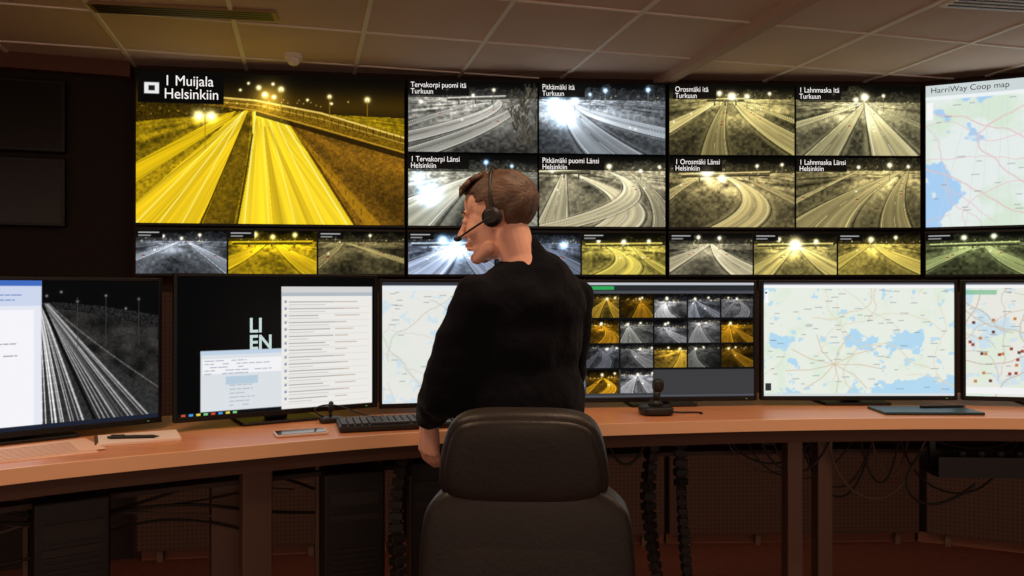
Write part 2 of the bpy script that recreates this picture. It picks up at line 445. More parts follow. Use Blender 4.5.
# display B
b1 = sub(tint=grey, seed=11, hy=.24, roads=((.95, -.25, -.5, .16, .80, -.15), (.66, -.7, -.9, .24, .82, .35), (.58, -1.1, -.2, .10, .7)), lamps=((.3, .12, .02), (.5, .2, .018), (.66, .12, .02), (.1, .3, .02)), gnd=.55, bridge=(.3, .24, .75, .20, .03))
for k in range(70):
    rr_ = random.Random(k); x = 100+rr_.random()*28; y = 8+rr_.random()*62
    if x < 98+abs(y-30)*.35: continue
    for q in range(5):
        an = -1.57+rr_.uniform(-.8, .8); v_ = rr_.uniform(.12, .42); b1.line(x, y, x+6*math.cos(an), y+8*math.sin(an), .8, (v_, v_*.95, v_*.8), .8)
b2 = sub(tint=(.82, .86, .90), seed=22, hy=.24, roads=((.2, .6, 1.3, .34, .88, .0), (.2, .2, .2, .22, .75)), lamps=((.2, .45, .13), (.12, .30, .1), (.28, .24, .05), (.52, .1, .03), (.86, .08, .03), (.4, .16, .02)), gnd=.42, lampc=(.62, .82, 1), trees=.6)
b3 = sub(tint=(.93, .92, .82), seed=33, hy=.24, roads=((.62, -.6, .0, .36, .95, -.2), (.7, .1, .3, .2, .8)), lamps=((.16, .55, .13), (.08, .34, .07), (.6, .1, .03), (.8, .15, .02)), gnd=.45, lampc=(.55, .76, 1))
b4 = sub(tint=pale, seed=44, hy=.20, roads=((.2, -.1, .0, .12, .85), (.20, 1.7, -1.15, .17, 1., -.15), (.5, .8, -1.4, .17, .95, .2), (.7, .6, -.3, .10, .7)), lamps=((.1, .2, .03), (.55, .14, .03), (.8, .2, .02), (.95, .14, .02)), gnd=.5, bridge=(0, .22, .4, .19, .04))
cb = composite([b1, b2, b3, b4], 258, 148)
for (x, y, w_) in ((0, 0, 60), (130, 0, 46), (0, 75, 60), (130, 75, 66)):
    cb.rect(x, y, x+w_, y+15, (.06, .055, .05), .88)
e, W, H = vscreen('video_wall_display', *VW[1], ZB, ZT, cb)
def caps(e, W, H, L):
    for (s, fx, fy) in L:
        for k, q in enumerate(s.split('\n')):
            text('caption', q, W*fx, H*(1-fy)-.044-.037*k, .043, e, sx=.86)
caps(e, W, H, (('Tervakorpi puomi itä\nTurkuun', .012, 0), ('Pitkämäki itä\nTurkuun', .515, 0), ('1 Tervakorpi Länsi\nHelsinkiin', .012, .505), ('Pitkämäki puomi Länsi\nHelsinkiin', .515, .505)))
# display C
c1 = sub(tint=(.95, .87, .55), seed=51, hy=.2, roads=((.42, -.85, .0, .15, 1.), (.46, -.2, .1, .1, .6), (.5, .45, .25, .2, .8), (.52, 1.2, .1, .1, .8)), lamps=((.5, .16, .05), (.4, .12, .03), (.62, .16, .03), (.8, .12, .02)), gnd=.55, bridge=(.3, .2, .6, .19, .03))
c2 = sub(tint=(.95, .90, .66), seed=62, hy=.24, roads=((.55, -1.2, -.3, .17, .85), (.55, -.35, .0, .13, .75), (.55, .25, .0, .18, .95), (.58, .9, .2, .1, .7)), lamps=((.55, .16, .05), (.48, .2, .03), (.7, .14, .02), (.3, .12, .02)), gnd=.52, trees=.5)
c3 = sub(tint=(.92, .83, .55), seed=73, hy=.22, roads=((.3, -.9, .3, .14, .8), (.35, .9, -.9, .18, .95, .15), (.5, 1.1, -.2, .10, .7)), lamps=((.3, .2, .08), (.42, .3, .05), (.7, .12, .02), (.9, .1, .02)), gnd=.55, bridge=(.1, .24, .8, .2, .04))
c4 = sub(tint=(.90, .82, .54), seed=84, hy=.18, roads=((.85, -1.0, .3, .26, .78), (.9, -.3, .2, .12, .7), (.5, -1., .1, .05, .9)), lamps=((.5, .13, .02), (.75, .1, .03), (.9, .12, .02)), gnd=.6, trees=.4)
cc = composite([c1, c2, c3, c4], 258, 148)
for (x, y, w_) in ((4, 0, 44), (130, 0, 46), (4, 75, 50), (130, 75, 52)):
    cc.rect(x, y, x+w_, y+15, (.07, .06, .05), .88)
e, W, H = vscreen('video_wall_display', *VW[2], ZB, ZT, cc)
caps(e, W, H, (('Orosmäki itä\nTurkuun', .025, 0), ('1 Lahnmaska itä\nTurkuun', .515, 0), ('1 Orosmäki Länsi\nHelsinkiin', .025, .505), ('1 Lahnmaska Länsi\nHelsinkiin', .515, .505)))

def map_view(w, h, s, land, water, seed, thr=.55, nroads=18, roadc=(.85, .72, .62), base=3, labels=70, sea=None, sp=.66, forest=(.86, .92, .84)):
    c = CV(w, h, s, land)
    n = fbm(c.W, c.H, base, seed, 5); f = fbm(c.W, c.H, base*1.7, seed+40, 4)
    m = np.clip((f-.5)*6, 0, 1)*.7
    c.a = c.a*(1-m[..., None])+np.array(forest)*m[..., None]
    if sea is not None: n = n+sea(c.X/w, c.Y/h)
    m = np.clip((n-thr)*40, 0, 1)
    c.a = c.a*(1-m[..., None])+np.array(water)*m[..., None]
    if sp:
        n3 = fbm(c.W, c.H, 16, seed+8, 3); m = np.clip((n3-sp)*30, 0, 1)*.8
        c.a = c.a*(1-m[..., None])+np.array(water)*m[..., None]
    rng = random.Random(seed)
    for k in range(nroads):
        x = rng.uniform(0, w); y = rng.uniform(0, h); an = rng.uniform(0, 6.28); pts = [(x, y)]
        for j in range(rng.randint(14, 34)):
            an += rng.uniform(-.45, .45); x += math.cos(an)*6; y += math.sin(an)*5; pts.append((x, y))
        c.pline(pts, .8 if k % 3 else 1.4, roadc, .75)
    for k in range(labels):
        x = rng.uniform(4, w-10); y = rng.uniform(4, h-4); L = rng.uniform(3, 8)
        c.line(x, y, x+L, y, .8, (.42, .45, .5), .55)
    return c
cd = map_view(262, 148, 1.4, (.90, .93, .92), (.66, .81, .95), 5, thr=.565, nroads=30, roadc=(.90, .76, .76), base=2.6, labels=70, sp=None, forest=(.82, .90, .80), sea=lambda u, v: .22*np.clip(v-.62, 0, 1)+.10*np.exp(-((u-.15)/.12)**2-((v-.45)/.15)**2))
for k in range(20): cd.line(10+k*13, 148, 10+k*13+random.uniform(-40, 40), 20, .5, (.8, .84, .86), .6)
cd.rect(0, 0, 262, 12, (.80, .84, .84)); cd.rect(0, 12, 262, 16, (.93, .95, .95)); cd.rect(1, 18, 7, 36, (.97, .97, .97))
e, W, H = vscreen('video_wall_display', *VW[3], ZB, ZT, cd)
Mdt = mat('map_title_text', rgb(70, 80, 90), .6)
text('caption', 'HarriWay Coop map', .03, H-.05, .046, e, m=Mdt)

small = [
 ((.80, .84, .90), 101, .25, ((.5, -.9, -.2, .2, .85), (.55, .6, .0, .16, .8)), ((.3, .15, .03), (.5, .2, .03), (.7, .12, .03)), .5, (1, .95, .75)),
 (yel, 102, .25, ((.45, -.6, -.2, .25, 1.), (.5, .5, .1, .25, 1.)), ((.3, .1, .06), (.5, .15, .05), (.75, .1, .05)), .75, (1, .9, .5)),
 ((.86, .78, .50), 103, .25, ((.3, -.4, -.1, .12, .7), (.3, 1.1, .2, .15, .85)), ((.2, .15, .03), (.6, .1, .03)), .5, (1, .95, .75)),
 (cool, 104, .25, ((.6, -.5, -.1, .4, 1.), (.6, .3, .1, .2, .8)), ((.55, .4, .2), (.4, .2, .1), (.8, .2, .05)), .6, (.6, .8, 1)),
 (cool, 105, .25, ((.5, .4, .1, .3, .6),), ((.8, .3, .08),), .35, (.6, .8, 1)),
 ((.97, .88, .40), 106, .3, ((.3, 1.2, -.9, .25, 1., -.2), (.6, .3, .2, .1, .9)), ((.2, .2, .04), (.5, .22, .05), (.8, .2, .04)), .7, (1, .95, .8)),
 (pale, 107, .25, ((.5, -.8, .0, .25, .85), (.5, .3, .2, .25, .95)), ((.35, .1, .04), (.6, .12, .04)), .5, (1, .95, .8)),
 ((.97, .88, .5), 108, .28, ((.5, -.5, .0, .22, .9), (.52, .5, .1, .25, .95)), ((.5, .27, .14), (.3, .15, .05), (.75, .2, .05)), .6, (1, .95, .7)),
 ((.97, .86, .40), 109, .25, ((.4, -.7, .0, .2, .9), (.42, .6, .3, .3, .95)), ((.4, .15, .06), (.7, .1, .04)), .65, (1, .95, .7)),
 (green, 110, .25, ((.6, -.9, .0, .2, .85), (.6, .3, .3, .2, .85)), ((.4, .12, .05), (.7, .1, .05)), .55, (1, 1, .8)),
 (green, 111, .25, ((.4, -.5, .0, .2, .85), (.4, .7, .3, .2, .85)), ((.4, .12, .05), (.7, .1, .05)), .5, (1, 1, .8)),
 (pale, 112, .25, ((.5, -.3, .0, .2, .8),), ((.4, .12, .05),), .5, (1, 1, .8))]
for k, (a, b) in enumerate(VW):
    for j in range(3):
        t, sd, hy, rd, lp, gd, lc = small[k*3+j]
        c = CV(88, 44, 1.5); road_view(c, t, sd, hy, rd, lp, gd, lc, bridge=((.05, .27, .95, .24, .05) if (k+j) % 2 else None), trees=.3)
        c.rect(0, 0, 26, 8, (.06, .05, .05), .9); c.line(3, 3, 22, 3, 1, (.8, .8, .8)); c.line(3, 6, 14, 6, 1, (.7, .7, .7))
        vscreen('small_video_display', a, b, SB, ST, c, j/3, (j+1)/3)

M, w = frame((-4.4, 3.7), (-2.12, 4.48), 0)
for (x0, x1, z0, z1) in ((1.45, 2.08, 2.24, 2.63), (1.45, 2.08, 1.84, 2.21), (.77, 1.41, 2.24, 2.63), (.77, 1.41, 1.84, 2.21)):
    e = empty('unlit_wall_monitor', M @ Matrix.Translation((x0, z0, .0)))
    W = x1-x0; H = z1-z0
    bm = bmesh.new(); box(bm, (W/2, H/2, .03), (W, H, .06)); obj('housing', bm, Mbezel, e, bevel=.006)
    bm = bmesh.new(); box(bm, (W/2, H/2, .061), (W-.04, H-.04, .004)); obj('screen_glass', bm, Mdarkscr, e)

# ------------------------------------------------------------------ desk
def catmull(P, n=12):
    out = []
    for i in range(1, len(P)-2):
        p0, p1, p2, p3 = [Vector(q) for q in P[i-1:i+3]]
        for k in range(n):
            t = k/n
            out.append(.5*((2*p1)+(-p0+p2)*t+(2*p0-5*p1+4*p2-p3)*t*t+(-p0+3*p1-3*p2+p3)*t**3))
    out.append(Vector(P[-2])); return out
DZ = 1.08
F = catmull([(-2.4, .3), (-1.95, 1.0), (-1.6, 1.5), (-1.19, 1.87), (-.70, 2.16), (-.27, 2.36), (.27, 2.50), (.94, 2.60), (1.68, 2.62), (2.4, 2.50), (3.0, 2.2), (3.4, 1.7)])
def offset(L, d):
    o = []
    for i, p in enumerate(L):
        t = (L[min(i+1, len(L)-1)]-L[max(i-1, 0)]).normalized()
        o.append(p+Vector((-t.y, t.x))*d)
    return o
def ribbon(bm, A, B, z0, z1):
    va = [(bm.verts.new((a.x, a.y, z1)), bm.verts.new((b.x, b.y, z1)), bm.verts.new((b.x, b.y, z0)), bm.verts.new((a.x, a.y, z0))) for a, b in zip(A, B)]
    for q, r in zip(va[:-1], va[1:]):
        for k in range(4):
            bm.faces.new((q[k], r[k], r[(k+1) % 4], q[(k+1) % 4]))
    bm.faces.new(va[0]); bm.faces.new(va[-1][::-1])
    bmesh.ops.recalc_face_normals(bm, faces=bm.faces)
desk = empty('curved_control_desk', Matrix.Identity(4))
bm = bmesh.new(); ribbon(bm, offset(F, .006), offset(F, .66), DZ-.03, DZ); obj('worktop', bm, Mdesk, desk)
bm = bmesh.new(); ribbon(bm, offset(F, -.004), offset(F, .007), DZ-.036, DZ+.0005); obj('front_edge_band', bm, Medge, desk)
bm = bmesh.new(); ribbon(bm, offset(F, .05), offset(F, .08), DZ-.085, DZ-.031); obj('front_support_rail', bm, mat('under_rail', rgb(80, 52, 38), .7), desk)
bm = bmesh.new(); ribbon(bm, offset(F, .42), offset(F, .60), DZ-.20, DZ-.185); ribbon(bm, offset(F, .60), offset(F, .61), DZ-.20, DZ-.03); obj('cable_tray', bm, mat('tray', rgb(60, 42, 34), .6), desk)
bm = bmesh.new()
for (x, y, r) in ((-.80, 2.50, .5), (-.94, 2.62, .5), (1.0, 2.86, .05), (1.13, 2.92, .05), (-1.55, 2.05, .8), (2.2, 2.85, -.3), (.20, 2.80, .2)):
    box(bm, (x, y, .53), (.075 if x < .9 else .045, .05, 1.04), rz=r)
    box(bm, (x, y, .72), (.09 if x < .9 else .055, .062, .6), rz=r)
    box(bm, (x, y-.05, .012), (.08, .55, .024), rz=r)
obj('lifting_columns', bm, Mmetal, desk, bevel=.004)

# ------------------------------------------------------------------ desk monitors
Mled = mat('led', rgb(120, 255, 160), .4)
def monitor(p0, p1, z0, H, cv, name='desk_monitor'):
    M, w = frame(p0, p1, z0)
    e = empty(name, M)
    b = .010
    bm = bmesh.new(); box(bm, (w/2, H/2, -.014), (w, H, .024)); obj('casing', bm, Mbezel, e, bevel=.003)
    bm = bmesh.new()
    box(bm, (b/2, H/2, .001), (b, H, .008)); box(bm, (w-b/2, H/2, .001), (b, H, .008))
    box(bm, (w/2, H-b/2, .001), (w-2*b, b, .008)); box(bm, (w/2, b*.8, .001), (w-2*b, b*1.6, .008))
    obj('bezel', bm, Mbezel, e, bevel=.0015)
    bm = bmesh.new(); rbox(bm, (w/2, H/2, -.04), (w*.6, H*.55, .05)); obj('rear_housing', bm, Mblack, e, smooth=True)
    bm = bmesh.new(); base = DZ-z0
    box(bm, (w/2, (base+H*.5)/2, -.075), (.07, H*.5-base, .02)); box(bm, (w/2, H*.42, -.06), (.07, .07, .05))
    box(bm, (w/2, base+.006, -.085), (.24, .010, .17)); obj('stand', bm, Mblack, e, bevel=.003)
    picture('screen_image', cv, b, b*1.6, w-2*b, H-2.6*b, e, z=.0)
    bm = bmesh.new(); box(bm, (w-.04, b*.8, .0055), (.006, .002, .001)); obj('power_led', bm, Mled, e)
    return e, w
HM = .436
def textrows(c, x0, y0, x1, y1, dy, seed, col=(.45, .47, .5), wd=1., dens=.85):
    rng = random.Random(seed); y = y0
    while y < y1:
        x = x0
        end = x0+(x1-x0)*rng.uniform(.45, 1)
        while x < end:
            L = rng.uniform(3, 9)
            if rng.random() < dens: c.line(x, y, min(x+L, end), y, wd, col, .8)
            x += L+1.8
        y += dy
# M1 : long-exposure motorway, greyscale
c = CV(262, 152, 1.6, (.05, .05, .05))
g1 = ns(c.X*.08, c.Y*.12, 2); g2 = ns(c.X*.5, c.Y*.5, 3); g3 = ns(c.X*1., c.Y*1., 4)
c.a[:] = np.array((.20, .195, .19))[None, None]*((.25+.8*g1+.3*g2)*(.8+.3*g3))[..., None]
c.poly([(130, 0), (262, 0), (262, 44), (215, 34), (160, 24), (130, 22)], (.04, .04, .04), 1)
c.poly([(150, 22), (200, 27), (262, 38), (262, 52), (205, 38), (150, 28)], (.14, .14, .14), 1, .2+g3*1.3)
c.poly([(136, 24), (148, 24), (185, 70), (262, 128), (262, 152), (130, 152)], (.20, .20, .20), 1, .7+.4*g2)
def qb(p0, p1, p2, n=18):
    return [((1-t)**2*p0[0]+2*t*(1-t)*p1[0]+t*t*p2[0], (1-t)**2*p0[1]+2*t*(1-t)*p1[1]+t*t*p2[1]) for t in [k/n for k in range(n+1)]]
rng = random.Random(12)
for k in range(24):
    f = (k+rng.random()*.6)/24
    if .42 < f < .52: continue
    br = rng.choice((.5, .7, .85, 1., 1.))
    if f > .5: br *= .7
    pts = qb((137+f*10, 24+f*1), (140+f*34, 62-f*4), (140+f*112, 153-(f*f)*6)); wd = rng.choice((.7, 1., 1.6))
    c.pline(pts, wd*2.2, (br*.55,)*3, .35); c.pline(pts, wd, (br, br, br), .9)
c.pline(qb((142, 25), (157, 60), (196, 153)), 3.2, (.05, .05, .05), .9)
c.pline(qb((148, 24), (182, 60), (262, 118)), 1.6, (.5, .5, .5), .5)
for x, y in ((146, 16), (160, 12), (176, 22), (205, 16), (240, 20), (226, 30)): c.glow(x, y, 1.2, (.7, .7, .7), .7)
for x in (176, 205, 240): c.line(x, 18, x, 70, .8, (.26, .26, .26), .8)
c.rect(0, 0, 141, 152, (.90, .91, .95)); c.rect(0, 0, 141, 6, (.25, .42, .75)); c.rect(0, 6, 141, 26, (.80, .84, .93))
textrows(c, 30, 10, 138, 25, 5, 3, (.35, .45, .7)); c.rect(12, 30, 134, 150, (.96, .96, .98)); textrows(c, 22, 40, 128, 80, 6, 4)
c.rect(0, 147, 262, 152, (.12, .14, .2))
monitor((-1.583, 1.972), (-1.062, 2.425), 1.100, HM, c)
# M2
c = CV(205, 138, 1.6, (.035, .032, .032))
c.glow(100, 60, 60, (.04, .035, .03), 1)
c.rect(22, 74, 104, 136, (.86, .88, .90)); c.rect(22, 74, 104, 78, (.75, .82, .9)); c.rect(24, 82, 103, 97, (.95, .95, .96))
textrows(c, 26, 84, 96, 97, 3.2, 8, (.5, .55, .65), .8); textrows(c, 50, 101, 76, 132, 4, 9, (.6, .63, .7), .8); c.rect(46, 100, 78, 108, (.72, .80, .86))
c.rect(102, 10, 202, 137, (.93, .92, .90)); c.rect(102, 10, 202, 16, (.82, .82, .82)); c.rect(102, 16, 202, 20, (.70, .73, .76))
rng = random.Random(5)
for r in range(15):
    y = 26+r*7.2
    c.line(110, y, 110+rng.uniform(30, 60), y, .9, (.60, .60, .62)); c.line(110, y+3, 110+rng.uniform(20, 45), y+3, .7, (.74, .74, .75))
    c.line(160, y, 160+rng.uniform(10, 28), y, .9, (.74, .68, .63)); c.line(105, y+5.2, 198, y+5.2, .5, (.84, .84, .84))
    c.rect(105, y-1.5, 107.5, y+1, (.55, .6, .7))
c.rect(0, 134, 102, 138, (.06, .07, .08))
for k in range(8): c.rect(4+k*7, 135, 8+k*7, 137.4, [(.8, .3, .2), (.3, .6, .9), (.9, .8, .3), (.5, .8, .5)][k % 4])
e, w = monitor((-.995, 2.352), (-.452, 2.682), 1.108, .442, c)
Mlogo = mat('logo_text', rgb(190, 225, 235), .5); Mlogo.node_tree.nodes['Principled BSDF'].inputs['Emission Color'].default_value = (*rgb(170, 215, 228), 1); Mlogo.node_tree.nodes['Principled BSDF'].inputs['Emission Strength'].default_value = .6
text('wallpaper_logo', 'LI\nEN', .216, .262, .062, e, z=.002, m=Mlogo, bold=.0015, sx=.9)
# M3
c = map_view(196, 128, 1.4, (.91, .91, .89), (.80, .88, .93), 17, thr=.60, nroads=22, roadc=(.82, .81, .78), base=3.5, labels=60, forest=(.88, .91, .87))
c.rect(0, 0, 196, 4, (.2, .22, .25)); c.rect(0, 4, 196, 9, (.9, .92, .93))
monitor((-.447, 2.695), (.200, 2.835), 1.10, HM, c)
# M4
c = CV(184, 124, 1.8, (.07, .07, .08))
c.rect(0, 0, 184, 3, (.75, .77, .8)); c.rect(0, 3, 184, 9, (.16, .17, .18)); c.rect(6, 4, 40, 8, (.2, .65, .35)); c.rect(0, 9, 184, 12, (.3, .31, .33))
c.rect(0, 94, 184, 124, (.24, .24, .25))
tints = [(.92, .92, .92), (1, .70, .14), (.62, .64, .68), (1, .78, .25), (.78, .78, .8), (.80, .80, .76)]
pat = [[1, 3, 1, 0, 2, 4], [3, 1, 5, 4, 0, 1], [1, 2, 0, 3, 5, 1], [2, 1, 4]]
rng = random.Random(14)
for r in range(4):
    for q in range(6):
        if r == 3 and q > 2: continue
        x = -22+q*34.5; y = 13+r*27
        t = tints[pat[r][q]]
        s_ = CV(33, 25, 1.8); s0 = rng.uniform(-.35, .35); kk = rng.uniform(-.8, .8)
        rds = rng.choice((((.5+s0, -.5-s0, .1, .28, .95), (.5+s0, .45-s0, .1, .22, .9)), ((.5+s0, kk, -kk*.8, .35, .9, .1),), ((.5-s0, 1.2, -.9, .22, .95, -.2), (.5, -.6, 0, .15, .8)), ((.3, .5, .3, .35, .8),)))
        road_view(s_, t, 200+r*10+q, rng.uniform(.12, .35), rds, ((.5+s0, .2, .05), (rng.random(), .15, .04)), rng.uniform(.3, .7), cars=1, trees=rng.random())
        s_.a *= rng.uniform(.65, 1.)
        ox = int(x*1.8); oy = int(y*1.8)
        X0 = max(0, ox); X1 = min(c.W, ox+s_.W); hh = min(s_.H, c.H-oy)
        c.a[oy:oy+hh, X0:X1] = s_.a[:hh, X0-ox:X1-ox]
c.line(0, 122, 184, 122, 1.2, (.35, .36, .4))
monitor((.212, 2.838), (.886, 2.90), 1.10, HM, c)
# M5
sea = lambda u, v: .9*np.clip(v-.78, 0, 1)*np.clip((u-.30)*3, 0, 1.2)*2.3
c = map_view(194, 122, 1.5, (.91, .93, .89), (.70, .85, .94), 29, thr=.655, nroads=14, roadc=(.88, .83, .74), base=4, labels=80, sea=sea, sp=.70)
for a_ in range(9):
    an = a_*.7; c.pline([(72, 88), (72+26*math.cos(an), 88+17*math.sin(an)), (72+50*math.cos(an+.15), 88+34*math.sin(an+.15))], 1., (.84, .75, .64), .8)
c.rect(0, 0, 194, 2.5, (.35, .36, .4)); c.rect(0, 2.5, 194, 6, (.96, .96, .96)); c.rect(2, 8, 5, 22, (.98, .98, .98)); c.rect(2, 10, 4, 12, (.3, .3, .3))
c.rect(2, 108, 8, 116, (.2, .2, .22)); c.rect(0, 119, 194, 122, (.85, .87, .88))
monitor((.902, 2.90), (1.615, 2.905), 1.10, HM, c)
# M6
c = map_view(194, 122, 1.5, (.91, .91, .88), (.80, .88, .92), 37, thr=.68, nroads=40, roadc=(.80, .74, .68), base=4, labels=50)
rng = random.Random(8)
for k in range(46):
    x = rng.gauss(45, 26); y = rng.gauss(66, 30)
    if 3 < x < 190 and 10 < y < 116:
        c.rect(x-1.5, y-1.5, x+1.5, y+1.5, [(.62, .25, .2), (.78, .5, .28), (.4, .25, .22)][k % 3])
c.rect(0, 0, 194, 2.5, (.35, .36, .4)); c.rect(0, 2.5, 194, 6, (.96, .96, .96)); c.rect(0, 112, 60, 119, (.95, .95, .95)); c.rect(0, 8, 30, 13, (.4, .7, .5), .6)
monitor((1.636, 2.905), (2.32, 2.78), 1.10, HM, c)

# ------------------------------------------------------------------ desk objects
def T(x, y, z, rz=0): return Matrix.Translation((x, y, z)) @ Matrix.Rotation(rz, 4, 'Z')
e = empty('computer_keyboard', T(-.31, 2.475, DZ, math.radians(16)))
bm = bmesh.new(); box(bm, (0, 0, .011), (.45, .155, .018)); obj('keyboard_body', bm, Mblack, e, bevel=.005)
bm = bmesh.new()
for r in range(6):
    for q in range(21):
        if q in (15, 19) and r < 2: continue
        if r == 0 and 4 <= q <= 9: continue
        box(bm, (-.209+q*.0208, -.06+r*.0225+(.004 if r == 5 else 0), .023), (.0172, .018, .008))
box(bm, (-.209+6.5*.0208, -.06, .023), (.12, .018, .008))
obj('keys', bm, mat('key_plastic', rgb(38, 34, 33), .5), e, bevel=.002)
e = empty('smartphone', T(-.615, 2.33, DZ, math.radians(24)))
bm = bmesh.new(); box(bm, (0, 0, .004), (.148, .072, .008)); obj('phone_body', bm, mat('phone_silver', rgb(225, 205, 195), .3, metal=.2), e, bevel=.003)
bm = bmesh.new(); box(bm, (0, 0, .0085), (.138, .066, .001)); obj('phone_glass', bm, mat('phone_glass', rgb(60, 50, 48), .1), e)
e = empty('paper_sheet', T(-1.25, 2.06, DZ, math.radians(38)))
bm = bmesh.new(); box(bm, (0, 0, .001), (.297, .21, .002)); box(bm, (.02, .01, .003), (.29, .2, .0015), rz=.08); obj('sheets', bm, mat('paper_pinkish', rgb(232, 190, 165), .8), e)
bm = bmesh.new()
for k in range(9): box(bm, (0, -.08+k*.018, .0041), (.22, .002, .0004), rz=.08)
obj('printed_lines', bm, mat('ink', rgb(120, 95, 90), .8), e)
e = empty('spiral_notebook', T(-1.05, 2.25, DZ, math.radians(28)))
bm = bmesh.new(); box(bm, (0, 0, .004), (.21, .15, .008)); obj('pages', bm, Mpaper, e, bevel=.001)
bm = bmesh.new()
for k in range(16): bmesh.ops.create_cone(bm, cap_ends=True, segments=10, radius1=.005, radius2=.005, depth=.003, matrix=Matrix.Translation((-.105, -.06+k*.008, .006)) @ Matrix.Rotation(math.pi/2, 4, 'X'))
obj('spiral', bm, Mmetal, e)
e = empty('ballpoint_pen', T(-1.05, 2.22, DZ+.013, math.radians(8)))
bm = bmesh.new(); cone(bm, (-.06, 0, 0), (.05, 0, 0), .005, .005); cone(bm, (.05, 0, 0), (.068, 0, 0), .005, .001); cone(bm, (-.068, 0, 0), (-.06, 0, 0), .003, .004); box(bm, (-.04, 0, .006), (.035, .003, .002)); obj('pen_body', bm, Mblack, e, smooth=False)
e = empty('joystick_controller', T(.485, 2.70, DZ, .1))
bm = bmesh.new(); rbox(bm, (0, 0, .016), (.11, .10, .032), p=4); obj('controller_base', bm, Mblack, e, smooth=True)
bm = bmesh.new(); cone(bm, (0, 0, .03), (0, 0, .05), .028, .016); cone(bm, (0, 0, .04), (.006, 0, .085), .013, .012); rbox(bm, (.008, 0, .098), (.038, .034, .044), p=3); obj('stick', bm, Mblack, e, smooth=True)
tube('lead', [(.05, .01, .008), (.09, 0, .004), (.12, .02, .004), (.17, .0, .004), (.15, -.02, .004)], .003, Mblack, e)
e = empty('tablet_folder', T(1.42, 2.755, DZ, -.02))
bm = bmesh.new(); box(bm, (0, 0, .005), (.33, .15, .010)); obj('cover', bm, mat('folder_teal', rgb(26, 52, 58), .4), e, bevel=.003)
bm = bmesh.new(); cone(bm, (.0, .03, .014), (.15, .045, .014), .0045, .0045); cone(bm, (.15, .045, .014), (.165, .0465, .014), .0045, .001); obj('stylus', bm, Mblack, e)
e = empty('desk_microphone', T(-.575, 2.535, DZ, .4))
bm = bmesh.new(); rbox(bm, (0, 0, .010), (.07, .05, .02), p=4); obj('mic_base', bm, Mblack, e, smooth=True)
bm = bmesh.new(); chain(bm, [(0, 0, .015), (0, 0, .04)], [.005, .005]); chain(bm, [(0, 0, .04), (.002, 0, .06)], [.009, .008]); obj('mic_stem', bm, Mblack, e, smooth=True)
tube('lead', [(0, .0, .01), (-.05, .0, .03), (-.06, -.02, .055), (.0, -.03, .065), (.06, -.02, .04), (.13, -.03, .008), (.2, .0, .004)], .0025, Mblack, e)

# ------------------------------------------------------------------ under-desk equipment
Mgrille = mat('grille', rgb(32, 28, 27), .5)
def tower(x, y, rz, z0=.42, h=.50):
    e = empty('computer_tower', T(x, y, 0, rz))
    bm = bmesh.new(); box(bm, (0, 0, z0+h/2), (.19, .42, h)); obj('case', bm, Mblack, e, bevel=.006)
    bm = bmesh.new()
    for k in range(12): box(bm, (0, -.212, z0+.06+k*.018), (.14, .004, .006))
    box(bm, (0, -.212, z0+h-.08), (.15, .005, .04)); box(bm, (0, -.212, z0+h-.14), (.15, .005, .02)); obj('front_grille', bm, Mgrille, e)
    bm = bmesh.new(); box(bm, (0, 0, z0-.012), (.22, .3, .02))
    box(bm, (-.105, 0, (z0+1.05)/2), (.012, .05, 1.05-z0)); box(bm, (.105, 0, (z0+1.05)/2), (.012, .05, 1.05-z0)); obj('hanging_bracket', bm, Mmetal, e)
tower(-.56, 2.74, .30); tower(-.27, 2.90, .12); tower(-1.35, 2.42, .6, .55, .36)
def cchain(pts, name='cable_chain'):
    P = catmull([(p[0], p[1], p[2]) for p in pts], 10)
    bm = bmesh.new()
    L = [P[0]]
    for q in P[1:]:
        while (q-L[-1]).length > .034: L.append(L[-1]+(q-L[-1]).normalized()*.034)
    for a, b in zip(L[:-1], L[1:]):
        R = (b-a).to_track_quat('Z', 'Y').to_matrix().to_4x4()
        box(bm, (a+b)/2, (.046, .034, .024), R=R); box(bm, (a+b)/2, (.03, .022, .036), R=R)
    return obj(name, bm, Mcable, None, bevel=.003)
cchain([(.50, 2.78, 1.2), (.50, 2.78, 1.04), (.47, 2.77, .8), (.50, 2.75, .5), (.56, 2.74, .25), (.6, 2.73, .02), (.6, 2.7, -.1)])
cchain([(.60, 2.85, 1.2), (.60, 2.85, 1.04), (.60, 2.84, .8), (.62, 2.84, .5), (.66, 2.84, .25), (.66, 2.84, .02), (.6, 2.7, -.1)])
cchain([(-.33, 2.56, 1.2), (-.33, 2.56, 1.04), (-.36, 2.50, .8), (-.34, 2.48, .5), (-.30, 2.48, .25), (-.3, 2.48, .02), (-.3, 2.5, -.1)])
cab = empty('cable_bundle', Matrix.Identity(4))
rng = random.Random(3)
for k in range(13):
    x0 = -1.75+rng.uniform(0, .3); y0 = 2.15+rng.uniform(-.1, .2); z = .98-rng.uniform(0, .25)
    pts = [(x0, y0, z+.05)]
    for j in range(1, 6):
        pts.append((x0+j*.17+rng.uniform(-.05, .05), y0+j*.10+rng.uniform(-.04, .04), z+rng.uniform(-.07, .07)))
    tube('cable', pts, rng.choice((.003, .004, .005)), rng.choice((Mcable, Mcable2, Mcable)), cab)
cab2 = empty('cable_bundle', Matrix.Identity(4))
